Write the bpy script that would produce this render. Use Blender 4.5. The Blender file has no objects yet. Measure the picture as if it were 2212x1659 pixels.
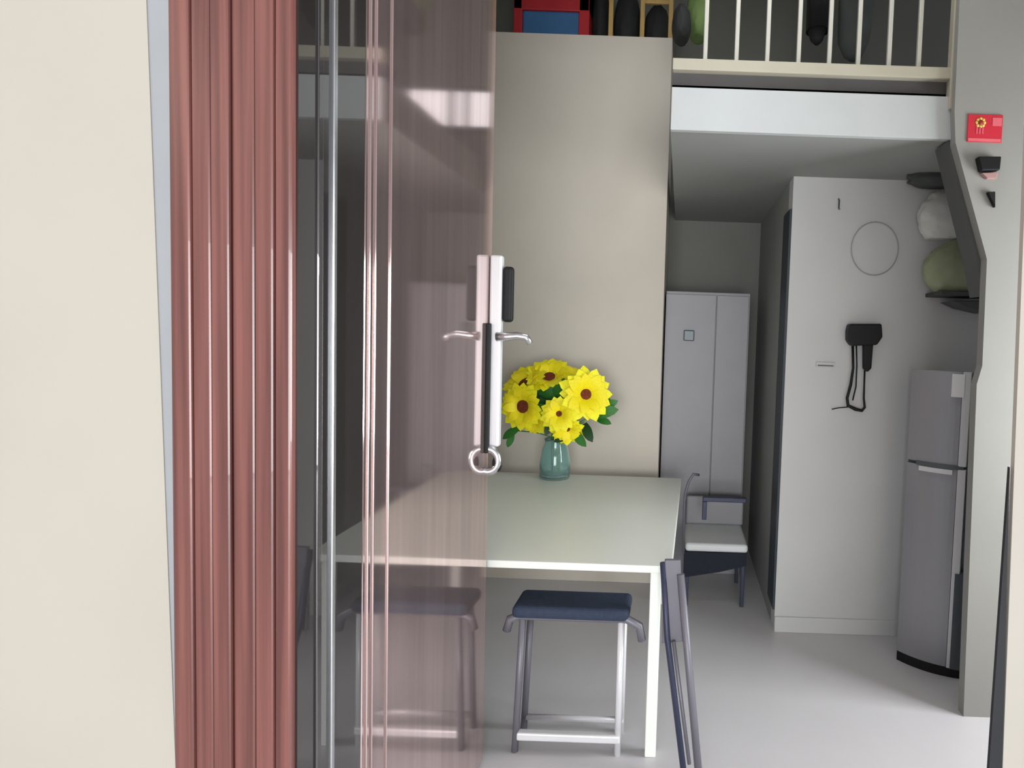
import bpy, bmesh, math, random
from mathutils import Vector, Matrix
random.seed(7)
W, H = 2212.0, 1659.0
F = 1285.0                       # focal length in pixels
CX, CY = 1470.0, 794.0           # principal point in pixels (the picture is an off-centre crop)
PITCH, ROLL, CAMH = math.radians(2.95), math.radians(2.0), 1.6
sc = bpy.context.scene

# ------------------------------------------------------------------ camera
cam_d = bpy.data.cameras.new('camera')
cam = bpy.data.objects.new('camera', cam_d)
sc.collection.objects.link(cam)
cam_d.sensor_fit = 'HORIZONTAL'
cam_d.sensor_width = 36.0
cam_d.lens = 36.0 * F / W
cam_d.shift_x = (W / 2 - CX) / W
cam_d.shift_y = (CY - H / 2) / W
cam_d.clip_start = 0.02
CM = Matrix.Translation((0, 0, CAMH)) @ Matrix.Rotation(math.pi / 2 - PITCH, 4, 'X') @ Matrix.Rotation(ROLL, 4, 'Z')
cam.matrix_world = CM
sc.camera = cam

# ------------------------------------------------------------------ light and exposure
w = bpy.data.worlds.new('world')
sc.world = w
w.use_nodes = True
w.node_tree.nodes['Background'].inputs[0].default_value = (0.93, 0.96, 1.0, 1)
w.node_tree.nodes['Background'].inputs[1].default_value = 0.5
vs = sc.view_settings
vs.view_transform = 'Standard'
vs.look = 'None'
vs.exposure = 0.25
vs.gamma = 1.0
vs.use_curve_mapping = False


def area(name, loc, target, sx, sy, power, col):
    l = bpy.data.lights.new(name, 'AREA')
    l.shape = 'RECTANGLE'
    l.size, l.size_y, l.energy, l.color = sx, sy, power, col
    o = bpy.data.objects.new(name, l)
    sc.collection.objects.link(o)
    o.location = loc
    o.rotation_euler = (Vector(target) - Vector(loc)).to_track_quat('-Z', 'Y').to_euler()
    return o


# daylight from the landing window behind the camera, a ceiling lamp in the tall part of the room
area('landing_window_light', (0.4, -5.0, 1.2), (0.1, 2.5, 1.0), 4.0, 2.3, 330, (0.95, 0.98, 1.0))
area('room_fill_light', (2.62, 1.9, 1.4), (0.2, 2.3, 0.9), 1.0, 1.3, 75, (0.96, 0.98, 1.0))  # unseen fill, added to brighten the lower part of the room
area('landing_lamp_light', (-2.7, -0.4, 2.7), (-1.5, 1.0, 1.9), 0.5, 0.5, 5, (1.0, 0.86, 0.66))
area('room_lamp_light', (0.45, 1.95, 3.9), (0.45, 2.1, 0), 0.8, 0.6, 10, (0.97, 0.99, 1.0))


# ------------------------------------------------------------------ helpers
def P(px, py, Y):
    """world point that lies on the depth plane Y behind a picture point"""
    d = CM.to_3x3() @ Vector((px - CX, CY - py, -F))
    t = Y / d.y
    return Vector((0, 0, CAMH)) + d * t


def PZ(px, py, Z):
    d = CM.to_3x3() @ Vector((px - CX, CY - py, -F))
    t = (Z - CAMH) / d.z
    return Vector((0, 0, CAMH)) + d * t


def s2l(c):
    return tuple(((v / 255) / 12.92 if v / 255 <= 0.04045 else ((v / 255 + 0.055) / 1.055) ** 2.4) for v in c)


def mat(name, rgb, rough=0.6, metal=0.0, var=0.06, scale=6.0, stretch=(1, 1, 1), bump=0.0, coat=0.0, spec=0.5, coat_ior=1.5,
        rgb2=None, rampw=(0.35, 0.65)):
    m = bpy.data.materials.new(name)
    m.use_nodes = True
    nt = m.node_tree
    b = nt.nodes['Principled BSDF']
    c = s2l(rgb)
    tc = nt.nodes.new('ShaderNodeTexCoord')
    mp = nt.nodes.new('ShaderNodeMapping')
    mp.inputs['Scale'].default_value = stretch
    nz = nt.nodes.new('ShaderNodeTexNoise')
    nz.inputs['Scale'].default_value = scale
    nz.inputs['Detail'].default_value = 5
    cr = nt.nodes.new('ShaderNodeValToRGB')
    if rgb2 is None:
        lo = [max(0, v * (1 - var)) for v in c]
        hi = [min(1, v * (1 + var)) for v in c]
    else:
        lo, hi = c, s2l(rgb2)
    cr.color_ramp.elements[0].position = rampw[0]
    cr.color_ramp.elements[1].position = rampw[1]
    cr.color_ramp.elements[0].color = (*lo, 1)
    cr.color_ramp.elements[1].color = (*hi, 1)
    nt.links.new(tc.outputs['Object'], mp.inputs[0])
    nt.links.new(mp.outputs[0], nz.inputs['Vector'])
    nt.links.new(nz.outputs[0], cr.inputs[0])
    nt.links.new(cr.outputs[0], b.inputs['Base Color'])
    b.inputs['Roughness'].default_value = rough
    b.inputs['Metallic'].default_value = metal
    b.inputs['Specular IOR Level'].default_value = spec
    b.inputs['Coat Weight'].default_value = coat
    b.inputs['Coat IOR'].default_value = coat_ior
    b.inputs['Coat Roughness'].default_value = 0.02
    if bump:
        bp = nt.nodes.new('ShaderNodeBump')
        bp.inputs['Strength'].default_value = bump
        bp.inputs['Distance'].default_value = 0.004
        nt.links.new(nz.outputs[0], bp.inputs['Height'])
        nt.links.new(bp.outputs[0], b.inputs['Normal'])
    return m


def glass(name, rgb, rough=0.05):
    m = bpy.data.materials.new(name)
    m.use_nodes = True
    b = m.node_tree.nodes['Principled BSDF']
    b.inputs['Base Color'].default_value = (*s2l(rgb), 1)
    b.inputs['Transmission Weight'].default_value = 0.85
    b.inputs['Roughness'].default_value = rough
    b.inputs['IOR'].default_value = 1.4
    return m


M = dict(
    cream=mat('cream_paint', (187, 180, 169), 0.9, var=0.02, scale=3, bump=0.02),
    greytrim=mat('grey_trim', (158, 160, 163), 0.6, var=0.03),
    redwood=mat('red_brown_wood', (98, 58, 53), 0.3, var=0.1, scale=2.2, stretch=(26, 26, 0.5), coat=0.35,
                rgb2=(138, 86, 78), rampw=(0.36, 0.68)),
    door=mat('door_lacquer', (214, 192, 189), 0.08, 0.88, var=0.1, scale=1.6, stretch=(16, 16, 0.5)),
    jamb=mat('dark_jamb_lacquer', (32, 26, 26), 0.35, var=0.1, scale=2, stretch=(10, 10, 0.5), coat=1.0, coat_ior=2.0),
    black=mat('black_plastic', (20, 21, 23), 0.55, var=0.1, spec=0.3),
    seal=mat('black_rubber', (38, 38, 42), 0.7, var=0.1),
    chrome=mat('brushed_steel', (205, 206, 208), 0.25, 0.9, var=0.03, scale=3, stretch=(1, 1, 20)),
    silver=mat('silver_paint', (214, 214, 216), 0.35, 0.1, var=0.02),
    wall=mat('grey_white_paint', (200, 200, 199), 0.9, var=0.02, scale=2.5, bump=0.02),
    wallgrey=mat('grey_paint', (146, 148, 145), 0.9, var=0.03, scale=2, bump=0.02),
    loftwall=mat('loft_grey_paint', (120, 120, 114), 0.9, var=0.05, scale=2, bump=0.02),
    piergrey=mat('stair_side_grey', (148, 148, 144), 0.9, var=0.03, scale=2, bump=0.02),
    fascia=mat('fascia_paint', (184, 188, 188), 0.6, var=0.02),
    beige=mat('beige_paint', (206, 198, 186), 0.8, var=0.03, scale=2, bump=0.02),
    white=mat('white_paint', (226, 229, 229), 0.6, var=0.015),
    floor=mat('grey_floor', (196, 194, 196), 0.35, var=0.02, scale=2.5),
    ceil=mat('ceiling_paint', (190, 192, 190), 0.9, var=0.02),
    table=mat('white_laminate', (232, 236, 228), 0.35, var=0.01, scale=3),
    navy=mat('navy_fabric', (40, 52, 72), 0.8, var=0.12, scale=60, bump=0.15),
    darkfab=mat('dark_navy_fabric', (26, 32, 44), 0.85, var=0.12, scale=60, bump=0.15),
    slate=mat('slate_grey_metal', (112, 110, 118), 0.45, 0.2, var=0.06),
    slatebl=mat('dark_blue_metal', (52, 56, 78), 0.45, 0.2, var=0.06),
    fridge=mat('grey_fridge_steel', (150, 150, 154), 0.35, 0.25, var=0.03, scale=2, stretch=(1, 1, 0.3)),
    fridgedk=mat('dark_grey_steel', (88, 94, 98), 0.4, 0.3, var=0.04),
    red=mat('red_plastic', (176, 36, 44), 0.5, var=0.08),
    blue=mat('blue_plastic', (58, 104, 150), 0.5, var=0.1, scale=8),
    yellowwood=mat('yellow_wood', (186, 152, 92), 0.5, var=0.1, scale=5, stretch=(8, 8, 1)),
    bagblack=mat('black_cloth', (30, 31, 31), 0.8, var=0.15, scale=20, bump=0.2),
    green=mat('green_cloth', (92, 112, 62), 0.85, var=0.15, scale=12, bump=0.2),
    palegreen=mat('pale_green_cloth', (150, 158, 128), 0.85, var=0.12, scale=9, bump=0.2),
    bagwhite=mat('white_plastic_bag', (208, 208, 202), 0.6, var=0.05, scale=9, bump=0.3),
    bagdark=mat('dark_grey_cloth', (74, 78, 76), 0.85, var=0.1, scale=12, bump=0.2),
    beam=mat('dark_grey_beam', (84, 86, 86), 0.6, var=0.06),
    railbase=mat('pale_cream_metal', (176, 171, 154), 0.5, var=0.03),
    baluster=mat('pale_steel', (208, 206, 196), 0.35, 0.3, var=0.03),
    gapshade=mat('gap_shade', (82, 80, 80), 0.8, var=0.06),  # shade of the gap under the railing, put into the colour
    cabinet=mat('pale_grey_laminate', (150, 149, 153), 0.5, var=0.02),
    darkstrip=mat('blue_black_metal', (40, 50, 58), 0.5, var=0.06),
    cardred=mat('red_card', (200, 36, 56), 0.6, var=0.05),
    cardpink=mat('pink_print', (222, 104, 116), 0.6, var=0.05),
    cardyellow=mat('yellow_print', (232, 196, 96), 0.6, var=0.05),
    cardbrown=mat('brown_print', (150, 40, 30), 0.6, var=0.05),
    pinkpl=mat('dull_pink_plastic', (178, 140, 138), 0.6, var=0.05),
    petal=mat('sunflower_petal', (252, 242, 24), 0.6, var=0.08, scale=14),
    petal2=mat('sunflower_petal_inner', (250, 230, 14), 0.6, var=0.08, scale=14),
    seed=mat('sunflower_seed', (112, 48, 22), 0.9, var=0.3, scale=90, bump=0.6),
    leaf=mat('flower_leaf', (44, 112, 34), 0.55, var=0.25, scale=18),
    leafdk=mat('flower_leaf_dark', (26, 66, 28), 0.55, var=0.25, scale=18),
    stem=mat('flower_stem', (66, 128, 60), 0.6, var=0.15),
    teal=glass('teal_glass', (206, 242, 238)),
    paper=mat('white_paper', (232, 232, 230), 0.8, var=0.02),
)


class MB:
    def __init__(self):
        self.bm = bmesh.new()

    def _fix(self, faces, smooth=False):
        for f in faces:
            f.smooth = smooth

    def box(self, x0, x1, y0, y1, z0, z1, bev=0.0, seg=2, rot=None, piv=None):
        bm = self.bm
        v = [bm.verts.new((x, y, z)) for x in (x0, x1) for y in (y0, y1) for z in (z0, z1)]
        fs = [bm.faces.new([v[i] for i in q]) for q in
              ((0, 1, 3, 2), (4, 6, 7, 5), (0, 4, 5, 1), (2, 3, 7, 6), (0, 2, 6, 4), (1, 5, 7, 3))]
        if bev:
            es = list({e for f in fs for e in f.edges})
            r = bmesh.ops.bevel(bm, geom=es, offset=bev, segments=seg, profile=0.5, affect='EDGES')
        if rot is not None:
            vs_ = self._connected(v if not bev else [q for q in r['verts']])
            bmesh.ops.transform(bm, matrix=Matrix.Translation(piv) @ rot @ Matrix.Translation(-Vector(piv)), verts=vs_)
        return self

    def _connected(self, seed):
        seen = {s for s in seed if s.is_valid}
        st = list(seen)
        while st:
            a = st.pop()
            for e in a.link_edges:
                b = e.other_vert(a)
                if b not in seen:
                    seen.add(b)
                    st.append(b)
        return list(seen)

    def prism(self, pts, off, bev=0.0):
        """polygon pts (3D) extruded by the vector off"""
        bm = self.bm
        off = Vector(off)
        a = [bm.verts.new(p) for p in pts]
        b = [bm.verts.new(Vector(p) + off) for p in pts]
        n = len(pts)
        fs = [bm.faces.new(a), bm.faces.new(b[::-1])]
        for i in range(n):
            fs.append(bm.faces.new((a[i], b[i], b[(i + 1) % n], a[(i + 1) % n])))
        if bev:
            bmesh.ops.bevel(bm, geom=list({e for f in fs for e in f.edges}), offset=bev, segments=2, profile=0.5, affect='EDGES')
        return self

    def tube(self, pts, r, n=10, cap=True):
        bm = self.bm
        pts = [Vector(p) for p in pts]
        rs = r if isinstance(r, (list, tuple)) else [r] * len(pts)
        rings = []
        up = None
        for i, p in enumerate(pts):
            if i == 0:
                t = pts[1] - p
            elif i == len(pts) - 1:
                t = p - pts[i - 1]
            else:
                t = (pts[i + 1] - p).normalized() + (p - pts[i - 1]).normalized()
            t.normalize()
            if up is None:
                up = Vector((0, 0, 1)) if abs(t.z) < 0.9 else Vector((0, 1, 0))
            s = t.cross(up).normalized()
            u = s.cross(t).normalized()
            up = u
            rings.append([bm.verts.new(p + (s * math.cos(2 * math.pi * k / n) + u * math.sin(2 * math.pi * k / n)) * rs[i]) for k in range(n)])
        for a, b in zip(rings, rings[1:]):
            for k in range(n):
                f = bm.faces.new((a[k], a[(k + 1) % n], b[(k + 1) % n], b[k]))
                f.smooth = True
        if cap:
            bm.faces.new(rings[0][::-1])
            bm.faces.new(rings[-1])
        return self

    def lathe(self, prof, c, n=24, axis='Z'):
        """profile of (r, h) turned about an axis through c"""
        bm = self.bm
        c = Vector(c)
        rings = []
        for r, h in prof:
            if r < 1e-5:
                r = 1e-4
            ring = []
            for k in range(n):
                a = 2 * math.pi * k / n
                q = (r * math.cos(a), r * math.sin(a), h)
                if axis == 'Y':
                    q = (q[0], q[2], q[1])
                if axis == 'X':
                    q = (q[2], q[0], q[1])
                ring.append(bm.verts.new(c + Vector(q)))
            rings.append(ring)
        for a, b in zip(rings, rings[1:]):
            for k in range(n):
                f = bm.faces.new((a[k], a[(k + 1) % n], b[(k + 1) % n], b[k]))
                f.smooth = True
        bm.faces.new(rings[0][::-1])
        bm.faces.new(rings[-1])
        return self

    def blob(self, c, rx, ry, rz, seed=0, amp=0.12, pinch=0.0, freq=3.0, sub=4):
        """soft sack: a sphere squeezed, wrinkled and flattened below"""
        from mathutils import noise
        r = bmesh.ops.create_icosphere(self.bm, subdivisions=sub, radius=1.0)
        for v in r['verts']:
            d = v.co.copy()
            k = 1 + amp * noise.noise(d * freq + Vector((seed * 3.1, seed, 0)))
            k += amp * 0.5 * noise.noise(d * freq * 2.3 + Vector((seed, 4, 1)))
            z = d.z
            s = 1 - pinch * max(0, z) ** 1.5
            e = max(z, -0.8)
            v.co = Vector(c) + Vector((d.x * rx * k * s, d.y * ry * k * s, e * rz * (k if e > -0.79 else 1)))
            for f in v.link_faces:
                f.smooth = True
        return self

    def torus(self, c, R, r, axis='Y', n=32, m=10, squash=1.0):
        pts = []
        c = Vector(c)
        rings = []
        for i in range(n):
            a = 2 * math.pi * i / n
            ring = []
            for j in range(m):
                b = 2 * math.pi * j / m
                x = (R + r * math.cos(b)) * math.cos(a)
                z = (R + r * math.cos(b)) * math.sin(a) * squash
                y = r * math.sin(b)
                q = (x, y, z) if axis == 'Y' else ((y, x, z) if axis == 'X' else (x, z, y))
                ring.append(self.bm.verts.new(c + Vector(q)))
            rings.append(ring)
        for i in range(n):
            for j in range(m):
                f = self.bm.faces.new((rings[i][j], rings[(i + 1) % n][j], rings[(i + 1) % n][(j + 1) % m], rings[i][(j + 1) % m]))
                f.smooth = True
        return self

    def build(self, name, m, parent=None):
        bmesh.ops.recalc_face_normals(self.bm, faces=self.bm.faces[:])
        me = bpy.data.meshes.new(name)
        self.bm.to_mesh(me)
        self.bm.free()
        me.materials.append(m if not isinstance(m, str) else M[m])
        o = bpy.data.objects.new(name, me)
        sc.collection.objects.link(o)
        if parent is not None:
            o.parent = parent
            o.matrix_parent_inverse = Matrix.Translation(-parent.location) if parent.type == 'EMPTY' else Matrix.Identity(4)
        return o


def tag(o, label, cat, group=None, kind=None):
    o['label'] = label
    o['category'] = cat
    if group:
        o['group'] = group
    if kind:
        o['kind'] = kind
    return o


def thing(name, loc, label, cat, group=None, kind=None):
    o = bpy.data.objects.new(name, None)
    o.empty_display_size = 0.1
    sc.collection.objects.link(o)
    o.location = loc
    return tag(o, label, cat, group, kind)


def struct(mb, name, m, label, cat='wall'):
    return tag(mb.build(name, m), label, cat, kind='structure')


# ------------------------------------------------------------------ depths (metres from the camera)
Y_IN0, Y_IN1 = 1.06, 1.29         # entry wall, front and back
X_DOOR = -0.683                   # plane of the open leaf
Y_PIER = 2.5                      # right pier
Y_LOFT = 2.55                     # loft edge
Y_PART = 3.2                      # grey partition
Y_PIL = 3.78                      # beige column block
Y_BACK = 4.5
ZC = 4.8

# ------------------------------------------------------------------ setting
struct(MB().box(-4, 4, -6, 5, -0.1, 0), 'floor', 'floor', 'pale grey polished floor running through the doorway', 'floor')
struct(MB().box(-1.7, 2.6, Y_IN1, Y_BACK + 0.2, ZC, ZC + 0.1), 'ceiling', 'ceil', 'ceiling high above the loft', 'ceiling')
struct(MB().box(-1.7, 2.6, Y_BACK, Y_BACK + 0.15, 0, ZC), 'wall_back', 'loftwall', 'grey wall at the back of the loft and the alcove')
struct(MB().box(-1.7, -1.55, Y_IN1, Y_BACK, 0, ZC), 'wall_left', 'wallgrey', 'grey wall hidden behind the open door')
wr = MB().box(2.45, 2.6, Y_IN1, 1.4, 0, ZC)
wr.box(2.45, 2.6, 2.4, Y_PIER, 0, ZC).box(2.45, 2.6, 1.4, 2.4, 0, 0.8).box(2.45, 2.6, 1.4, 2.4, 2.1, ZC)  # opening added in the unseen wall to let the fill light in
struct(wr, 'wall_right', 'wall', 'pale wall to the right of the doorway, out of view, with an opening added for fill light')
wf = MB().box(2.5, 2.55, 1.4, 1.44, 0.8, 2.1).box(2.5, 2.55, 2.36, 2.4, 0.8, 2.1).box(2.5, 2.55, 1.44, 2.36, 0.8, 0.84)
wf.box(2.5, 2.55, 1.44, 2.36, 2.06, 2.1).box(2.51, 2.54, 1.885, 1.915, 0.84, 2.06)
struct(wf, 'fill_window_1', 'white', 'unseen white window frame added in the right wall for the fill light', 'window')  # added frame around the fill light, never in view

# entry wall: cream face left and right of the doorway
eL0, eL1 = P(316, 0, Y_IN0), P(379, 1659, Y_IN0)


def edge_x(a, b, z):
    return a.x + (b.x - a.x) * (z - a.z) / (b.z - a.z)


zl, zh = 0.0, 3.0
struct(MB().prism([(-4, Y_IN0, zl), (edge_x(eL0, eL1, zl), Y_IN0, zl), (edge_x(eL0, eL1, zh), Y_IN0, zh), (-4, Y_IN0, zh)], (0, 0.0018, 0)),
       'wall_front', 'cream', 'cream wall left of the doorway', 'wall')
eR0, eR1 = P(2211, 500, Y_IN0), P(2166, 1659, Y_IN0)
struct(MB().prism([(3.5, Y_IN0, zl), (edge_x(eR0, eR1, zl), Y_IN0, zl), (edge_x(eR0, eR1, zh), Y_IN0, zh), (3.5, Y_IN0, zh)], (0, 0.012, 0)),
       'wall_front', 'cream', 'narrow cream wall strip at the right edge, beyond the black seal', 'wall')
struct(MB().box(-4, 3.5, Y_IN0, Y_IN1, zh, ZC), 'wall_front', 'cream', 'wall above the doorway, out of view', 'wall')

# grey tapering edge strip between cream wall and red-brown casing
g0, g1 = P(384, 0, Y_IN0), P(381, 1659, Y_IN0)
struct(MB().prism([(edge_x(eL0, eL1, zl) - 0.03, Y_IN0 + 0.002, zl), (edge_x(g0, g1, zl) + 0.01, Y_IN0 + 0.002, zl),
                   (edge_x(g0, g1, zh) + 0.01, Y_IN0 + 0.002, zh), (edge_x(eL0, eL1, zh) - 0.03, Y_IN0 + 0.002, zh)], (0, 0.19, 0)),
       'trim_1', 'greytrim', 'grey edge strip between the cream wall and the red-brown casing', 'trim')

# ---- door casing of red-brown boards, dark glossy reveal, steel strip
casing = thing('trim_2', (-0.8, Y_IN0, 0), 'wide red-brown wooden door casing left of the open door', 'door casing', kind='structure')
xs = [edge_x(g0, g1, 1.6) + 0.001]
bounds = [382, 428, 470, 512, 562, 604, 640]
for a, b in zip(bounds, bounds[1:]):
    pa0, pa1 = P(a, 200, Y_IN0), P(a - 4, 1500, Y_IN0)
    pb0, pb1 = P(b, 200, Y_IN0), P(b - 4, 1500, Y_IN0)
    x0, x1 = P(a, 800, Y_IN0).x, P(b, 800, Y_IN0).x
    dy = random.uniform(0, 0.006)
    MB().box(x0 + 0.0008, x1 - 0.0008, Y_IN0 - 0.012 - dy, Y_IN0 + 0.16, 0, zh, 0.004, 2).build('board', 'redwood', casing)
x_j = P(640, 800, Y_IN0).x
MB().box(X_DOOR - 0.16, X_DOOR, Y_IN0 + 0.0, Y_IN1 - 0.012, 0, zh).build('reveal', 'jamb', casing)
# steel strip in the reveal, near px 715
y_s = F * (-X_DOOR) / (CX - 716)
MB().box(X_DOOR - 0.01, X_DOOR + 0.006, y_s - 0.006, y_s + 0.006, 0, zh, 0.002).build('steel_strip', 'chrome', casing)['label'] = 'thin bright steel strip'
# rebate step
y_r = F * (-X_DOOR) / (CX - 688)
MB().box(X_DOOR - 0.01, X_DOOR + 0.004, y_r - 0.01, y_r + 0.006, 0, zh, 0.002).build('door_stop', 'jamb', casing)

# right jamb seal, tapered black strip
s0, s1, s2 = P(2183, 1010, Y_IN0), P(2166, 1659, Y_IN0), P(2138, 1659, Y_IN0)
z0 = 0.0
struct(MB().prism([(s0.x, Y_IN0 + 0.002, s0.z), (edge_x(s0, s1, z0), Y_IN0 + 0.002, z0), (edge_x(s0, s2, z0), Y_IN0 + 0.002, z0)], (0, 0.008, 0)),
       'trim_3', 'seal', 'black tapering seal at the right side of the doorway', 'trim')

# ---- open door leaf
y_h, y_f = Y_IN1 - 0.01, F * (-X_DOOR) / (CX - 1058)
zd = 3.0
leaf = thing('door_1', (X_DOOR, y_h, 0), 'open dark red-brown glossy door leaf reflecting the room', 'door', kind='structure')
MB().box(X_DOOR - 0.05, X_DOOR, y_h, y_f, 0.012, zd, 0.004).build('door_panel', 'door', leaf)
for a, b, h0, h1 in ((793, 799, 0.02, 2.98), (805, 809, 0.02, 2.98), (838, 842, 0.02, 2.98)):
    ya, yb = F * (-X_DOOR) / (CX - a), F * (-X_DOOR) / (CX - b)
    MB().box(X_DOOR - 0.002, X_DOOR + 0.004, ya, yb, h0, h1, 0.0018).build('moulding', 'door', leaf)
# lock: long silver plate standing off the free edge, black body, lever, ring
pt, pb = P(1075, 553, y_f), P(1062, 962, y_f)
MB().box(X_DOOR + 0.002, X_DOOR + 0.045, y_f - 0.03, y_f + 0.003, pb.z, pt.z, 0.008, 3).build('lock_plate', 'silver', leaf)['label'] = 'long silver lock plate'
MB().box(X_DOOR + 0.0, X_DOOR + 0.014, y_f - 0.052, y_f - 0.032, pb.z - 0.02, pt.z - 0.24, 0.004).build('lock_rail', 'black', leaf)
bt, bb = P(1100, 577, y_f), P(1096, 696, y_f)
MB().box(X_DOOR + 0.045, X_DOOR + 0.083, y_f - 0.026, y_f + 0.002, bb.z, bt.z, 0.012, 4).build('lock_body', 'black', leaf)['label'] = 'black lock body'
lv = P(1092, 728, y_f)
lever = MB().tube([(X_DOOR + 0.03, y_f - 0.03, lv.z), (X_DOOR + 0.07, y_f - 0.03, lv.z + 0.002), (X_DOOR + 0.105, y_f - 0.03, lv.z + 0.006),
                   (X_DOOR + 0.135, y_f - 0.03, lv.z + 0.002), (X_DOOR + 0.15, y_f - 0.028, lv.z - 0.02)], [0.016, 0.015, 0.014, 0.013, 0.011], 12)
lever.build('lever_handle', 'chrome', leaf)['label'] = 'chrome lever handle'
kb = P(1058, 990, y_f)
kn = MB().torus((kb.x + 0.005, y_f - 0.035, kb.z), 0.036, 0.013, 'Y', 28, 10, 1.15)
kn.build('ring_pull', 'chrome', leaf)['label'] = 'chrome ring pull'
MB().blob((kb.x + 0.036, y_f - 0.03, kb.z - 0.012), 0.017, 0.017, 0.034, 2, 0.03, sub=3).build('ring_grip', 'black', leaf)

# ---- column block (beige)
c0, c1 = P(1098, 300, Y_PIL), P(1452, 300, Y_PIL)
ctop = P(1280, 76, Y_PIL).z
x_c1 = P(1437, 550, Y_PIL).x
struct(MB().box(-1.55, x_c1, Y_PIL, Y_BACK, 0, ctop), 'wall_column', 'beige', 'broad beige column behind the white table', 'wall')

# ---- grey partition on the right with the hair dryer
x_p0 = P(1692, 900, Y_PART).x
zs_b = P(1750, 290, Y_LOFT).z      # underside of loft
zs_t = P(1750, 200, Y_LOFT).z
struct(MB().box(x_p0, 2.45, Y_PART, Y_PART + 0.12, 0, zs_b), 'wall_partition', 'wall', 'pale grey partition wall with the black hair dryer', 'wall')
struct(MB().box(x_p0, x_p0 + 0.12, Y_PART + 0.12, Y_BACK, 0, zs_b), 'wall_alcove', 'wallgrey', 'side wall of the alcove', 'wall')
struct(MB().box(x_p0 - 0.012, x_p0, Y_PART + 0.005, Y_PART + 0.2, 0.12, 2.3), 'trim_4', 'darkstrip',
       'blue-black frame strip at the corner of the grey partition', 'trim')
struct(MB().box(x_p0, 2.45, Y_PART - 0.012, Y_PART, 0, 0.085, 0.003), 'baseboard_right', 'wall', 'low pale baseboard under the grey partition', 'baseboard')

# ---- loft slab, fascia, railing
xl0, xl1 = P(1449, 260, Y_LOFT).x, P(2056, 260, Y_LOFT).x
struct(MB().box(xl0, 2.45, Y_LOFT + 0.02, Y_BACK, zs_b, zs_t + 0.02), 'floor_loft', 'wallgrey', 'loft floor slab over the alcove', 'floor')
struct(MB().box(xl0, xl1, Y_LOFT - 0.01, Y_LOFT + 0.02, zs_b - 0.004, zs_t, 0.002), 'trim_5', 'fascia', 'white fascia board along the loft edge', 'trim')
z_gb, z_gt = zs_t, P(1750, 163, Y_LOFT).z  # shadow gap above the fascia, its shade given as dark colour
struct(MB().box(xl0, xl1, Y_LOFT + 0.02, Y_LOFT + 0.1, z_gb, z_gt), 'trim_6', 'gapshade', 'recessed band between fascia and railing, its shade put into a dark colour', 'trim')
z_rb, z_rt = z_gt, P(1750, 138, Y_LOFT).z
rail = thing('railing', (xl0, Y_LOFT, z_rb), 'pale metal loft railing of upright bars above the white fascia', 'railing')
MB().box(xl0, xl1 - 0.01, Y_LOFT - 0.015, Y_LOFT + 0.05, z_rb, z_rt, 0.004).build('bottom_rail', 'railbase', rail)
MB().box(xl0, xl1 - 0.01, Y_LOFT - 0.005, Y_LOFT + 0.04, z_rt + 0.85, z_rt + 0.9, 0.004).build('top_rail', 'railbase', rail)
first = None
for px in (1525, 1593, 1660, 1728, 1795, 1858, 1925, 1990):
    x = P(px, 80, Y_LOFT).x
    if first is None:
        first = MB().box(x - 0.009, x + 0.009, Y_LOFT + 0.008, Y_LOFT + 0.026, z_rt - 0.002, z_rt + 0.86, 0.003).build('baluster', 'baluster', rail)
        x_first = x
    else:
        b = first.copy()
        sc.collection.objects.link(b)
        b.parent = rail
        b.matrix_parent_inverse = first.matrix_parent_inverse
        b.location = (x - x_first, 0, 0)
xp = P(2060, 120, Y_LOFT).x
MB().box(xp - 0.016, xp + 0.016, Y_LOFT - 0.02, Y_LOFT + 0.02, P(2050, 240, Y_LOFT).z, z_rt + 0.95, 0.004).build('end_post', 'railbase', rail)

# low bright window in the loft's back wall, seen in the glossy door
w2 = thing('window_2', (0.45, Y_BACK, 3.09), 'low bright loft window with dark mullions, seen mirrored in the door', 'window', kind='structure')
em = bpy.data.materials.new('daylit_pane')
em.use_nodes = True
eb = em.node_tree.nodes['Principled BSDF']
eb.inputs['Base Color'].default_value = (0.7, 0.72, 0.74, 1)
eb.inputs['Emission Color'].default_value = (0.93, 0.97, 1.0, 1)
eb.inputs['Emission Strength'].default_value = 0.9


def mirx(p):
    return 2 * X_DOOR - (p - CX) / F * Y_BACK


bars = [(796, 806), (866, 878), (962, 974), (996, 1006), (1066, 1076)]
for (a, b), (c, d) in zip(bars, bars[1:]):
    MB().box(mirx(c) + 0.001, mirx(b) - 0.001, Y_BACK - 0.012, Y_BACK - 0.002, 3.1, 3.35).build('pane', em, w2)
for a, b in bars:
    MB().box(mirx(b), mirx(a), Y_BACK - 0.03, Y_BACK, 3.07, 3.38, 0.003).build('mullion', 'beam', w2)
for z_ in (3.06, 3.35):
    MB().box(mirx(1076), mirx(796), Y_BACK - 0.035, Y_BACK, z_, z_ + 0.035, 0.003).build('frame_rail', 'beam', w2)

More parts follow.
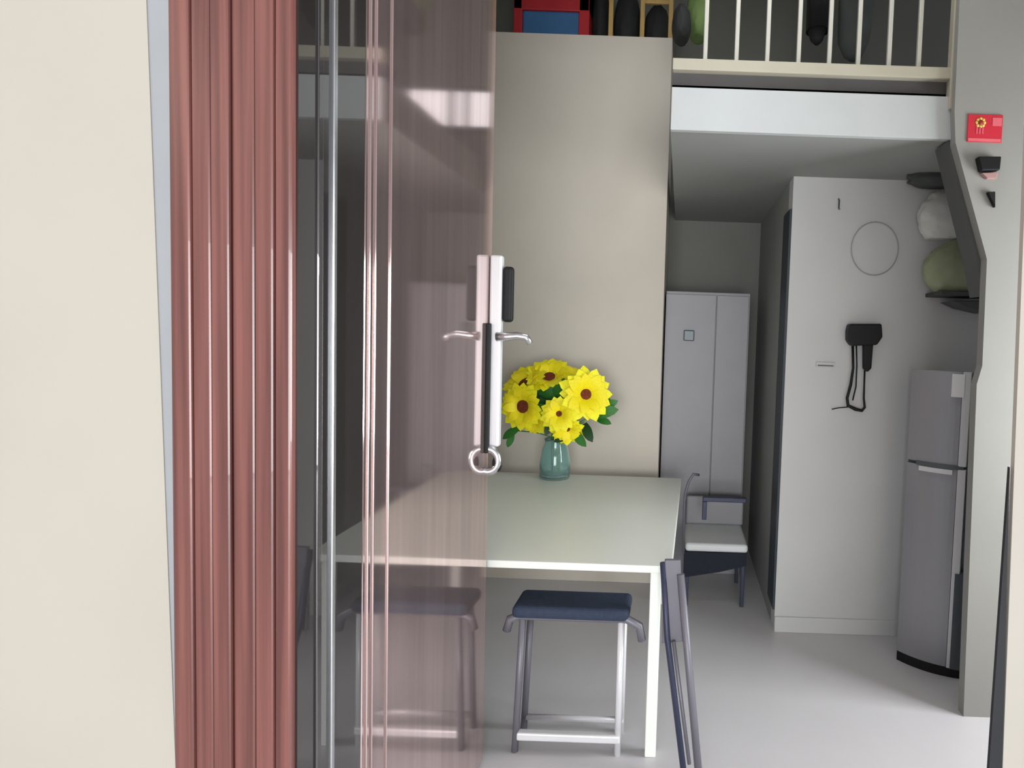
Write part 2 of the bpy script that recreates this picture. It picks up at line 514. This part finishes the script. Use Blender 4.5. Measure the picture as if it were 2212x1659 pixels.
# ---- right pier with a slanting lower left edge (stair side)
pp = [(2064, -60), (2062, 240), (2064, 308), (2132, 560), (2122, 790), (2110, 830), (2084, 1475), (2080, 1570)]
pts = [P(a, b, Y_PIER) for a, b in pp]
pts[0].z = ZC
pts[-1].z = 0.0
pts += [Vector((2.45, Y_PIER, 0)), Vector((2.45, Y_PIER, ZC))]
struct(MB().prism(pts, (0, 0.05, 0)), 'wall_pier', 'piergrey', 'grey stair side wall with the red card', 'wall')
st = [P(2046, 306, Y_PIER + 0.05), P(2062, 306, Y_PIER + 0.05), P(2132, 562, Y_PIER + 0.05), P(2124, 640, Y_PIER + 0.05), P(2112, 575, Y_PIER + 0.05)]
struct(MB().prism(st, (0, 0.12, 0)), 'trim_7', 'beam', 'dark slanting stair stringer at the edge of the stair side wall', 'trim')

# ------------------------------------------------------------------ table
zt = 0.75
yf_t = PZ(1250, 1217, zt).y
yb_t = PZ(1270, 1026, zt).y
xr_t = PZ(1452, 1217, zt).x
xr_b = PZ(1472, 1036, zt).x
xl_t = -1.24
tb = thing('table', (-0.35, (yf_t + yb_t) / 2, 0), 'white table with the vase of sunflowers, end-on beside the open door', 'table')
top = [(xl_t, yf_t, zt - 0.028), (xr_t, yf_t, zt - 0.028), (xr_b, yb_t, zt - 0.028), (xl_t, yb_t, zt - 0.028)]
MB().prism(top, (0, 0, 0.028), 0.004).build('tabletop', 'table', tb)
MB().box(xl_t + 0.05, xr_t - 0.07, yb_t - 0.08, yb_t - 0.06, zt - 0.1, zt - 0.028).build('apron', 'table', tb)
for xx in (xl_t + 0.04, xr_t - 0.08):
    for yy in (yf_t + 0.02, yb_t - 0.07):
        MB().box(xx, xx + 0.042, yy, yy + 0.042, 0, zt - 0.028, 0.004).build('leg', 'table', tb)

# ------------------------------------------------------------------ stool under the table
ys0 = yf_t + 0.01
sa, sb = P(1092, 1320, ys0), P(1388, 1320, ys0)
zs = P(1240, 1316, ys0).z
stl = thing('stool', ((sa.x + sb.x) / 2, ys0 + 0.16, 0), 'stool with dark navy seat pushed under the white table', 'stool')
MB().box(sa.x + 0.02, sb.x - 0.05, ys0, ys0 + 0.17, zs - 0.05, zs, 0.02, 4).build('seat', 'navy', stl)
MB().tube([(sa.x, ys0 + 0.02, zs - 0.1), (sa.x + 0.012, ys0 + 0.02, zs - 0.055), (sa.x + 0.05, ys0 + 0.02, zs - 0.04),
           (sb.x - 0.06, ys0 + 0.02, zs - 0.04), (sb.x - 0.012, ys0 + 0.02, zs - 0.065), (sb.x, ys0 + 0.02, zs - 0.12)], 0.016).build('seat_rim', 'slate', stl)
for xx, dx in ((sa.x + 0.06, -0.02), (sb.x - 0.08, 0.0)):
    for yy in (ys0 + 0.02, ys0 + 0.15):
        MB().tube([(xx + dx, yy, 0), (xx, yy, zs - 0.05)], 0.013).build('leg', 'slate' if dx else 'silver', stl)
MB().box(sa.x + 0.05, sb.x - 0.07, ys0 - 0.002, ys0 + 0.03, 0.055, 0.085, 0.006).build('foot_bar', 'silver', stl)['label'] = 'white foot bar'
MB().tube([(sa.x + 0.05, ys0 + 0.15, 0.05), (sb.x - 0.07, ys0 + 0.15, 0.05)], 0.012).build('foot_bar', 'silver', stl)

# ------------------------------------------------------------------ folded chair leaning by the table's right side
fc = thing('folding_chair', (xr_t + 0.02, yf_t, 0), 'folded slate-grey chair leaning against the right side of the white table', 'chair')
yq = yf_t - 0.02
q0, q1 = P(1436, 1206, yq), P(1470, 1206, yq)
q2, q3 = P(1478, 1380, yq), P(1430, 1385, yq)
MB().prism([q0 + Vector((0.0, 0, 0)), q1, q2, q3], (0, -0.02, 0), 0.004).build('seat_board', 'slate', fc)
la, lb = P(1441, 1375, yq - 0.03), P(1475, 1655, yq - 0.1)
lb2 = la + (lb - la) * (la.z / (la.z - lb.z)) if lb.z > 0 else lb
MB().tube([P(1432, 1215, yq - 0.012), la, Vector((lb2.x, lb2.y, 0.004))], 0.011).build('leg', 'slatebl', fc)
la, lb = P(1470, 1240, yq - 0.02), P(1506, 1640, yq - 0.07)
lb2 = la + (lb - la) * (la.z / (la.z - lb.z))
MB().tube([la, Vector((lb2.x, lb2.y, 0.004))], 0.014).build('leg', 'slate', fc)
MB().tube([P(1455, 1385, yq - 0.03), P(1489, 1650, yq - 0.08)], 0.007).build('brace', 'slate', fc)

# ------------------------------------------------------------------ alcove cabinet and chair
y_cab = 3.95
k0, k1 = P(1436, 650, y_cab), P(1622, 634, y_cab)
cb = thing('cabinet', ((k0.x + k1.x) / 2, y_cab + 0.2, 0), 'pale grey tall cabinet in the alcove behind the chair', 'cabinet')
MB().box(max(k0.x - 0.2, x_c1 + 0.01), k1.x, y_cab + 0.02, y_cab + 0.45, 0, k1.z, 0.004).build('body', 'cabinet', cb)
cdoor = MB().box(max(k0.x - 0.2, x_c1 + 0.01), (k0.x + k1.x) / 2 + 0.06 - 0.003, y_cab, y_cab + 0.02, 0.06, k1.z - 0.02, 0.003).build('door', 'cabinet', cb)
MB().box((k0.x + k1.x) / 2 + 0.06 + 0.003, k1.x - 0.01, y_cab, y_cab + 0.02, 0.06, k1.z - 0.02, 0.003).build('door', 'cabinet', cb)
hd = P(1490, 720, y_cab)
MB().box(hd.x - 0.04, hd.x + 0.03, y_cab - 0.02, y_cab, hd.z - 0.05, hd.z + 0.02, 0.006).build('handle', 'fridgedk', cdoor)

yc0 = PZ(1545, 1312, 0).y
ca, cc = P(1478, 1300, yc0), P(1606, 1300, yc0)
zseat = P(1545, 1194, yc0).z
ac = thing('chair', ((ca.x + cc.x) / 2, yc0 + 0.2, 0), 'low chair with white seat and black skirt in the alcove', 'chair')
dpt = 0.4
MB().box(ca.x - 0.005, cc.x + 0.015, yc0, yc0 + dpt, zseat, zseat + 0.05, 0.018, 3).build('seat', 'white', ac)
sk = [Vector((ca.x - 0.012, yc0 - 0.004, zseat)), Vector((cc.x + 0.008, yc0 - 0.004, zseat)), Vector((cc.x + 0.008, yc0 - 0.004, P(1606, 1222, yc0).z)),
      Vector((ca.x + 0.2, yc0 - 0.004, P(1540, 1235, yc0).z)), Vector((ca.x - 0.012, yc0 - 0.004, P(1478, 1247, yc0).z))]
MB().prism(sk, (0, 0.02, 0)).build('skirt', 'darkfab', ac)['label'] = 'black cloth skirt'
for xx in (ca.x, cc.x - 0.02):
    for yy in (yc0 + 0.012, yc0 + dpt - 0.04):
        MB().box(xx, xx + 0.022, yy, yy + 0.022, 0, zseat, 0.003).build('leg', 'slatebl', ac)
zarm = P(1565, 1078, yc0 + dpt).z
MB().box(ca.x + 0.0, cc.x + 0.02, yc0 + dpt - 0.03, yc0 + dpt, zseat + 0.05, zarm + 0.02, 0.012, 3).build('backrest', 'cabinet', ac)
ar0, ar1 = P(1518, 1078, yc0 + 0.1), P(1612, 1078, yc0 + 0.1)
arm = MB().box(ar0.x, ar1.x, yc0 + 0.09, yc0 + 0.13, ar0.z - 0.014, ar0.z + 0.014, 0.004)
arm.box(ar0.x, ar0.x + 0.026, yc0 + 0.09, yc0 + 0.13, P(1520, 1122, yc0 + 0.1).z, ar0.z - 0.014, 0.003)
arm.build('arm_bar', 'slatebl', ac)['label'] = 'dark L-shaped arm bar'
a1 = [P(1478, 1095, yc0), P(1480, 1066, yc0), P(1488, 1040, yc0), P(1498, 1024, yc0), P(1510, 1026, yc0 + 0.02)]
MB().tube([P(1476, 1195, yc0)] + a1, 0.008).build('curved_arm', 'slate', ac)

# ------------------------------------------------------------------ things on the partition wall
yw = Y_PART
hdr = thing('hair_dryer', P(1862, 700, yw - 0.03), 'black hair dryer hanging on the grey partition wall with looped cord', 'hair dryer')
body = [P(1829, 700, yw - 0.01), P(1896, 700, yw - 0.01), P(1898, 728, yw - 0.01), P(1886, 745, yw - 0.01), P(1834, 747, yw - 0.01), P(1825, 735, yw - 0.01), P(1825, 715, yw - 0.01)]
MB().prism(body, (0, -0.07, 0), 0.008).build('barrel', 'black', hdr)
hdl = [P(1862, 744, yw - 0.02), P(1882, 742, yw - 0.02), P(1878, 795, yw - 0.02), P(1870, 803, yw - 0.02), P(1862, 796, yw - 0.02)]
MB().prism(hdl, (0, -0.04, 0), 0.006).build('handle', 'black', hdr)
cord = [(1868, 800), (1867, 830), (1866, 860), (1868, 880), (1862, 887), (1848, 884), (1832, 876), (1830, 860), (1838, 830), (1843, 795), (1842, 745)]
MB().tube([P(a, b, yw - 0.025) for a, b in cord], [0.005, 0.005, 0.006, 0.007, 0.009, 0.010, 0.009, 0.008, 0.008, 0.007, 0.007], 8).build('cord', 'black', hdr)
MB().tube([P(a, b, yw - 0.022) for a, b in ((1850, 745), (1851, 790), (1849, 835), (1842, 865))], 0.004, 8).build('cord', 'black', hdr)
MB().tube([P(a, b, yw - 0.022) for a, b in ((1797, 884), (1812, 881), (1834, 879))], 0.003, 6).build('plug_lead', 'black', hdr)

hp = thing('wire_hoop', P(1890, 540, yw - 0.01), 'thin pale wire hoop hung on the grey partition above the hair dryer', 'hoop')
hc = P(1890, 537, yw - 0.012)
MB().torus(hc, 0.125, 0.0022, 'Y', 48, 6, 1.12).build('ring', 'cabinet', hp)
sw = P(1782, 788, yw)
swt = thing('wall_slot', sw, 'small grey slot fitting on the partition left of the hair dryer', 'fitting')
MB().box(sw.x - 0.05, sw.x + 0.05, yw - 0.012, yw, sw.z - 0.012, sw.z + 0.014, 0.003).build('cover', 'wall', swt)
MB().box(sw.x - 0.042, sw.x + 0.042, yw - 0.016, yw - 0.011, sw.z - 0.007, sw.z - 0.001).build('slot', 'beam', swt)
hk = P(1811, 442, yw)
hkt = thing('wall_hook', hk, 'tiny grey hook high on the partition left of the wire hoop', 'hook')
MB().tube([(hk.x, yw, hk.z + 0.03), (hk.x, yw - 0.015, hk.z + 0.02), (hk.x, yw - 0.015, hk.z - 0.025), (hk.x, yw - 0.03, hk.z - 0.03)], 0.004, 8).build('prong', 'fridgedk', hkt)

# shelf with bags in the corner above the fridge
y_sh = 3.0
s0, s1 = P(2034, 628, y_sh), P(2132, 626, y_sh)
shf = thing('wall_shelf', (s0.x, y_sh, s0.z), 'dark corner shelf above the grey fridge, under the green bag', 'shelf')
MB().box(s0.x, 1.75, y_sh, Y_PART, s0.z - 0.02, s0.z, 0.003).build('board', 'bagdark', shf)
MB().prism([P(2058, 650, y_sh + 0.02), P(2140, 648, y_sh + 0.02), P(2140, 676, y_sh + 0.02), P(2090, 664, y_sh + 0.02)], (0, 0.16, 0), 0.006).build('bracket', 'beam', shf)


def sack(name, px, py, wpx, hpx, Y, m, label, seed, pinch, dep=0.1):
    c = P(px, py, Y)
    s = Y / F
    o = MB().blob(c, wpx * s / 2, dep, hpx * s / 2, seed, 0.12, pinch).build(name, m)
    return tag(o, label, 'bag')


zsh = s0.z
g = P(2064, 570, 3.08)
rz = (P(2064, 515, 3.08).z - zsh) / 1.8
tag(MB().blob((g.x, 3.08, zsh + 0.8 * rz), 0.165, 0.075, rz, 3, 0.1, 0.45).build('green_bag', 'palegreen'), 'olive green cloth bag on the corner shelf', 'bag')
sack('white_bag', 2032, 470, 96, 114, 3.10, 'bagwhite', 'white plastic bag hanging above the green bag in the corner', 5, 0.15, 0.07)
sack('dark_bag', 2018, 386, 116, 46, 3.10, 'bagdark', 'dark grey bundle under the loft above the white bag', 8, 0.1, 0.07)

# ------------------------------------------------------------------ fridge in the corner
A = PZ(1936, 1425, 0)
C = PZ(2078, 1468, 0)
u = (C - A).normalized()
nrm = Vector((u.y, -u.x, 0))
if nrm.y > 0:
    nrm = -nrm
back = -nrm
wF = (C - A).length
zF = P(2010, 800, (A.y + C.y) / 2).z
fr = thing('fridge', (A + C) / 2 + back * 0.12, 'slim grey two-door fridge standing by the stair side wall', 'fridge')


def curved_panel(z0, z1, off=0.0, bulge=0.035, w0=0.0, w1=1.0, th=0.03):
    n = 10
    pts = []
    for i in range(n + 1):
        t = w0 + (w1 - w0) * i / n
        b = bulge * (1 - (2 * t - 1) ** 2)
        pts.append(A + u * (t * wF) + nrm * (b + off))
    for i in range(n, -1, -1):
        t = w0 + (w1 - w0) * i / n
        pts.append(A + u * (t * wF) + nrm * (off - th))
    return [Vector((p.x, p.y, z0)) for p in pts], (0, 0, z1 - z0)


zsp = P(2010, 1003, (A.y + C.y) / 2).z
MB().prism([A - nrm * 0.03 + Vector((0, 0, 0.05)), C - nrm * 0.03 + Vector((0, 0, 0.05)), C + back * 0.26 + Vector((0, 0, 0.05)), A + back * 0.26 + Vector((0, 0, 0.05))],
           (0, 0, zF - 0.06)).build('body', 'fridgedk', fr)
for a, b, nm in ((0.05, zsp - 0.008, 'lower_door'), (zsp + 0.008, zF, 'upper_door')):
    p, o = curved_panel(a, b, 0, 0.03, 0.0, 0.76)
    fdoor = MB().prism(p, o).build(nm, 'fridge', fr)
    if nm == 'lower_door':
        ldoor = fdoor
    p, o = curved_panel(a, b, 0.012, 0.024, 0.77, 0.88)
    MB().prism(p, o).build('door_edge', 'silver', fr)
p, o = curved_panel(zsp - 0.01, zsp + 0.01, 0.008, 0.03, 0.15, 0.85)
MB().prism(p, o).build('handle_groove', 'fridgedk', fr)
p, o = curved_panel(zsp - 0.035, zsp - 0.012, 0.012, 0.03, 0.2, 0.7)
MB().prism(p, o).build('handle', 'silver', ldoor)
p, o = curved_panel(0.05, P(2060, 1240, C.y).z, 0.016, 0.028, 0.82, 0.99)
MB().prism(p, o).build('side_grille', 'fridgedk', fr)
p, o = curved_panel(0.0, 0.05, -0.004, 0.03, 0.0, 1.0)
MB().prism(p, o).build('toe_kick', 'black', fr)
pz1, pz0 = P(2050, 808, C.y).z, P(2050, 858, C.y).z
p, o = curved_panel(pz0, pz1, 0.014, 0.03, 0.62, 0.8, 0.012)
nt_ = MB().prism(p, o).build('note', 'paper')
tag(nt_, 'small white paper note stuck on the upper fridge door', 'note')

# ------------------------------------------------------------------ card and fittings on the stair side wall
yp = Y_PIER
cd = thing('red_card', P(2126, 278, yp), 'red picture card with yellow flower on the stair side wall', 'card')
c0, c1 = P(2091, 247, yp), P(2162, 309, yp)
MB().box(c0.x, c1.x, yp - 0.005, yp, c1.z, c0.z, 0.001).build('card', 'cardred', cd)
fl = P(2117, 266, yp)
fm = MB()
for k in range(8):
    a = k * math.pi / 4
    fm.lathe([(0.0, -0.001), (0.007, -0.001), (0.007, 0.001), (0, 0.001)], (fl.x + 0.015 * math.cos(a), yp - 0.0055, fl.z + 0.015 * math.sin(a)), 10, 'Y')
fm.build('flower_print', 'cardyellow', cd)
MB().lathe([(0.0, -0.001), (0.011, -0.001), (0.011, 0.001), (0, 0.001)], (fl.x, yp - 0.0062, fl.z), 14, 'Y').build('flower_centre', 'cardbrown', cd)
sm = MB()
for dx in (-0.016, -0.004, 0.008):
    sm.box(fl.x + dx, fl.x + dx + 0.005, yp - 0.0065, yp - 0.005, fl.z - 0.045, fl.z - 0.018)
sm.build('stem_print', 'cardpink', cd)
MB().box(c1.x - 0.042, c1.x - 0.004, yp - 0.0062, yp - 0.005, c0.z - 0.045, c0.z - 0.012).build('pink_patch', 'cardpink', cd)
MB().box(c0.x + 0.004, c1.x - 0.004, yp - 0.0062, yp - 0.005, c1.z + 0.002, c1.z + 0.014).build('pink_band', 'cardpink', cd)

bx = thing('wall_box', P(2128, 358, yp), 'black tapered wall box below the red card', 'box')
MB().prism([P(2105, 343, yp), P(2154, 343, yp), P(2151, 372, yp), P(2112, 373, yp)], (0, -0.035, 0), 0.004).build('body', 'black', bx)
MB().prism([P(2116, 376, yp), P(2150, 375, yp), P(2148, 388, yp), P(2128, 388, yp)], (0, -0.02, 0), 0.002).build('lower_cover', 'pinkpl', bx)
wb = MB().prism([P(2129, 417, yp), P(2145, 416, yp), P(2145, 450, yp)], (0, -0.02, 0), 0.002).build('wall_wedge', 'black')
tag(wb, 'small black triangular wedge on the wall below the tapered box', 'fitting')

# ------------------------------------------------------------------ things on top of the column and in the loft
yb_ = Y_PIL + 0.06
rc = thing('storage_crate', P(1188, 74, yb_), 'red crate with blue front on top of the beige column', 'crate')
r0, r1 = P(1108, 76, yb_), P(1272, 76, yb_)
rt = P(1190, -40, yb_).z
fr_ = MB().box(r0.x, P(1128, 40, yb_).x, yb_, yb_ + 0.28, ctop, rt, 0.006)
fr_.box(P(1250, 40, yb_).x, r1.x, yb_, yb_ + 0.28, ctop, rt, 0.006)
fr_.box(r0.x, r1.x, yb_, yb_ + 0.28, P(1190, 22, yb_).z, rt, 0.006)
fr_.build('frame', 'red', rc)
MB().box(P(1127, 40, yb_).x, P(1251, 40, yb_).x, yb_ + 0.012, yb_ + 0.26, ctop, P(1190, 21, yb_).z, 0.012).build('front_panel', 'blue', rc)
for (px0, px1, ptop, lab, sd) in ((1280, 1318, -30, 'black bag beside the red crate on the column', 1), (1326, 1384, -25, 'black bag between the two yellow posts on the column', 4),
                                  (1392, 1450, 8, 'lower black bag at the right end of the column top', 6)):
    a, b = P(px0, 40, yb_ + 0.14), P(px1, 40, yb_ + 0.14)
    h_ = P(1350, ptop, yb_ + 0.14).z - ctop
    rz_ = h_ / 1.8
    o = MB().blob(((a.x + b.x) / 2, yb_ + 0.15, ctop + 0.8 * rz_), (b.x - a.x) / 2 * 1.02, 0.1, rz_, sd, 0.06, 0.1).build('black_bag', 'bagblack')
    tag(o, lab, 'bag', 'black bags on top of the beige column')
yr = thing('wooden_rail', P(1390, 76, yb_ - 0.02), 'yellow wooden rail of three posts on the beige column', 'rail')
for px in (1320, 1388, 1449):
    a = P(px, 40, yb_ - 0.02)
    MB().box(a.x - 0.014, a.x + 0.014, yb_ - 0.035, yb_ - 0.007, ctop, ctop + 0.55, 0.003).build('post', 'yellowwood', yr)
a, b = P(1388, 4, yb_ - 0.02), P(1449, 4, yb_ - 0.02)
MB().box(a.x, b.x, yb_ - 0.03, yb_ - 0.012, a.z - 0.012, a.z + 0.012, 0.003).build('cross_bar', 'yellowwood', yr)

y_l = 2.85
lf = zs_t + 0.02
bag2 = P(1466, 55, y_l)
o = MB().blob((P(1472, 55, y_l).x, y_l, bag2.z), 0.045, 0.09, 0.09, 9, 0.08, 0.1).build('round_bag', 'bagblack')
tag(o, 'round black bag hanging at the left end of the loft railing', 'bag')
o = MB().blob((P(1510, 20, y_l + 0.22).x, y_l + 0.24, P(1505, 20, y_l + 0.22).z), 0.06, 0.1, 0.17, 11, 0.08, 0.1).build('green_bag', 'green')
tag(o, 'green cloth bag behind the first bars of the loft railing', 'bag')


def coat(px, ptop, pbot, wpx, Y, label, m='bagblack'):
    c = P(px, ptop, Y)
    s = Y / F
    hw = wpx * s / 2
    zb = P(px, pbot, Y).z
    zt_ = c.z + 0.55
    mb = MB()
    prof = [(0.25, zt_), (0.95, zt_ - 0.1), (1.0, zt_ - 0.3), (0.92, c.z - 0.02), (0.86, zb + 0.1), (0.5, zb + 0.02), (0.2, zb)]
    n = 16
    rings = []
    for k, (f, z) in enumerate(prof):
        rings.append([mb.bm.verts.new((c.x + hw * f * math.cos(2 * math.pi * i / n) * (1 + 0.06 * math.sin(5 * i + k)), Y + 0.07 * f * math.sin(2 * math.pi * i / n), z)) for i in range(n)])
    for r_, q in zip(rings, rings[1:]):
        for i in range(n):
            f_ = mb.bm.faces.new((r_[i], r_[(i + 1) % n], q[(i + 1) % n], q[i]))
            f_.smooth = True
    mb.bm.faces.new(rings[0])
    mb.bm.faces.new(rings[-1])
    t = thing('coat', (c.x, Y, zb), label, 'coat')
    mb.build('garment', m, t)
    MB().tube([(c.x, Y, zt_ - 0.02), (c.x, Y, zt_ + 0.06), (c.x + 0.02, Y, zt_ + 0.09), (c.x, Y, zt_ + 0.115)], 0.006, 8).build('hanger_hook', 'chrome', t)
    return zt_ + 0.115


zr = coat(1766, 60, 96, 52, 3.3, 'black coat hanging in the loft behind the middle bars')
coat(1846, 60, 132, 76, 3.3, 'dark grey coat hanging right of the black coat', 'bagdark')
crd = thing('clothes_rod', (0.6, 3.3, zr), 'steel clothes rod in the loft carrying the dark coats', 'rod')
MB().tube([(xl0 + 0.1, 3.3, zr + 0.012), (2.4, 3.3, zr + 0.012)], 0.012).build('rod', 'chrome', crd)

# ------------------------------------------------------------------ vase and sunflowers
yv = yb_t - 0.13
vb = PZ(1199, 1027, zt)
yv = min(vb.y, yb_t - 0.09)
vc = Vector((P(1199, 1000, yv).x, yv, zt))
sv = yv / F
va = thing('vase', vc, 'teal glass vase holding the sunflowers on the white table', 'vase')
R = 33 * sv
hv = 86 * sv
prof = [(0.0, 0.0), (R * 0.94, 0.0), (R, 0.01), (R * 1.0, hv * 0.4), (R * 0.86, hv * 0.72), (R * 0.68, hv * 0.92), (R * 0.72, hv),
        (R * 0.66, hv), (R * 0.62, hv * 0.92), (R * 0.8, hv * 0.7), (R * 0.93, hv * 0.4), (R * 0.92, 0.014), (0.0, 0.012)]
MB().lathe(prof, vc, 32).build('glass_body', 'teal', va)


def petal_mesh(L, wd, curl, name):
    mb = MB()
    n = 6
    rows = []
    for i in range(n + 1):
        t = i / n
        ww = wd * (0.35 + 0.65 * math.sin(math.pi * min(1, t * 0.95 + 0.08))) * (1 if t < 0.98 else 0.1)
        z = curl * L * math.sin(t * 2.4) * 0.3
        rows.append([mb.bm.verts.new((t * L, -ww / 2, z)), mb.bm.verts.new((t * L, 0, z - 0.0025)), mb.bm.verts.new((t * L, ww / 2, z))])
    for a, b in zip(rows, rows[1:]):
        for k in range(2):
            f = mb.bm.faces.new((a[k], a[k + 1], b[k + 1], b[k]))
            f.smooth = True
    me = bpy.data.meshes.new(name)
    mb.bm.to_mesh(me)
    mb.bm.free()
    return me


PET = petal_mesh(1.0, 0.62, 0.45, 'petal')
PET.materials.append(M['petal'])
PET2 = petal_mesh(1.0, 0.62, 0.8, 'petal')
PET2.materials.append(M['petal2'])
LEAF = petal_mesh(1.0, 0.55, 0.6, 'leaf')
LEAF.materials.append(M['leaf'])
LEAF2 = petal_mesh(1.0, 0.55, 0.6, 'leaf')
LEAF2.materials.append(M['leafdk'])


def piece(name, me, mw, par):
    o = bpy.data.objects.new(name, me)
    sc.collection.objects.link(o)
    o.parent = par
    o.matrix_parent_inverse = Matrix.Translation(-par.location)
    o.matrix_basis = mw
    return o


def sunflower(px, py, dY, r_px, face, disc, label, npet=16):
    Y = yv + dY
    c = P(px, py, Y)
    r = 1.12 * r_px * Y / F
    n = Vector(face).normalized()
    t = thing('sunflower', vc + Vector((0, 0, hv * 0.6)), label, 'flower', 'sunflowers in the teal vase')
    q = n.to_track_quat('Z', 'Y').to_matrix().to_4x4()
    base = Matrix.Translation(c) @ q
    rd = r * disc
    mb = MB().lathe([(0.0, -0.006), (rd, -0.004), (rd * 0.98, 0.006), (rd * 0.75, 0.012), (rd * 0.3, 0.011), (0, 0.009)], (0, 0, 0), 18)
    bmesh.ops.transform(mb.bm, matrix=base, verts=mb.bm.verts[:])
    mb.build('seed_head', 'seed', t)
    for row, (me, sc_, tilt, off) in enumerate(((PET, 1.0, 0.12, 0), (PET2, 0.82, 0.2, 0.5))):
        for k in range(npet):
            a = 2 * math.pi * (k + off) / npet + random.uniform(-0.08, 0.08)
            L = (r - rd * 0.6) * sc_ * random.uniform(0.92, 1.08)
            m_ = base @ Matrix.Rotation(a, 4, 'Z') @ Matrix.Translation((rd * 0.6, 0, 0.001 + 0.003 * row)) @ Matrix.Rotation(-tilt + random.uniform(-0.15, 0.15), 4, 'Y') @ Matrix.Diagonal((L, L * 0.95, L, 1))
            piece('petal', me, m_, t)
    # stem from the vase mouth to the head
    s0_ = vc + Vector((random.uniform(-0.4, 0.4) * R, random.uniform(-0.4, 0.4) * R, 0.02))
    s1_ = vc + Vector((random.uniform(-0.35, 0.35) * R, random.uniform(-0.35, 0.35) * R, hv))
    e = c - n * 0.012
    mid = (s1_ + e) / 2 + Vector((0, 0, 0.02)) - n * 0.02
    MB().tube([s0_, s1_, mid, e - n * 0.012, e], 0.0045, 8).build('stem', 'stem', t)
    for k in range(3):
        a = random.uniform(0, 6.28)
        m_ = Matrix.Translation(c - n * 0.012) @ q @ Matrix.Rotation(a, 4, 'Z') @ Matrix.Translation((rd * 0.7, 0, -0.012)) @ Matrix.Rotation(0.2, 4, 'Y') @ Matrix.Diagonal((r * 0.85, r * 0.5, r * 0.4, 1))
        piece('sepal', LEAF, m_, t)
    return t, mid


sunflower(1131, 878, -0.10, 47, (-0.25, -1, 0.05), 0.34, 'sunflower with dark round centre at the left front of the bunch')
sunflower(1135, 829, -0.02, 46, (-0.35, -0.6, 0.75), 0.36, 'tilted sunflower at the upper left, above the dark-centred one')
sunflower(1186, 816, 0.0, 46, (0.0, -0.62, 0.8), 0.34, 'sunflower at the top middle of the bunch')
sunflower(1265, 852, -0.06, 54, (0.4, -1, 0.2), 0.25, 'large sunflower at the right of the bunch')
sunflower(1208, 894, -0.13, 36, (0.05, -1, 0.2), 0.18, 'small pale-centred sunflower low in the front middle')
sunflower(1238, 822, 0.05, 42, (0.35, -0.4, 0.85), 0.3, 'sunflower at the upper right rear facing up')
sunflower(1226, 926, -0.08, 34, (0.2, -0.9, -0.45), 0.16, 'lowest sunflower drooping over the vase mouth')
sunflower(1155, 905, -0.05, 32, (-0.2, -0.9, -0.3), 0.2, 'half-hidden sunflower under the dark-centred one')
fo = thing('foliage_sprig', vc + Vector((0, 0, hv * 0.5)), 'green leaf sprigs among the sunflowers in the vase', 'foliage')
leafspec = [(1200, 872, -0.04, 60, 70, 0), (1190, 880, -0.05, 52, 150, 1), (1225, 880, -0.03, 56, 20, 0), (1215, 865, -0.02, 50, 100, 0), (1178, 890, -0.04, 46, 200, 1),
            (1262, 915, -0.06, 46, -60, 1), (1280, 893, -0.02, 58, 10, 0), (1120, 925, -0.06, 40, 220, 0), (1108, 938, -0.05, 30, 250, 0), (1240, 930, -0.07, 44, -50, 0),
            (1300, 880, 0.0, 40, 25, 0), (1230, 938, -0.06, 36, 210, 1), (1170, 862, 0.0, 50, 130, 1), (1290, 905, 0.02, 34, -20, 0), (1195, 905, -0.06, 40, 250, 1),
            (1180, 868, -0.02, 60, 170, 1), (1172, 880, -0.01, 60, 60, 0), (1205, 850, 0.0, 60, 200, 0), (1190, 865, 0.01, 64, 340, 1), (1165, 850, 0.01, 60, 20, 1)]
for px, py, dY, L, ang, dk in leafspec:
    c = P(px, py, yv + dY)
    L = L * (yv + dY) / F
    m_ = Matrix.Translation(c) @ Matrix.Rotation(math.pi / 2 + random.uniform(-0.4, 0.2), 4, 'X') @ Matrix.Rotation(math.radians(ang), 4, 'Z') @ Matrix.Rotation(random.uniform(-0.3, 0.3), 4, 'X') @ Matrix.Diagonal((L, L * 0.9, L, 1))
    piece('leaf', LEAF2 if dk else LEAF, m_, fo)
for k, (px, py) in enumerate(((1200, 880), (1262, 912), (1115, 930), (1292, 890), (1232, 932))):
    a = vc + Vector(((k - 2) * 0.12 * R, 0.1 * R, 0.02))
    b = vc + Vector(((k - 2) * 0.14 * R, 0, hv))
    e = P(px, py, yv - 0.04)
    MB().tube([a, b, (b + e) / 2 + Vector((0, 0, 0.012)), e], 0.0035, 8).build('stem', 'stem', fo)
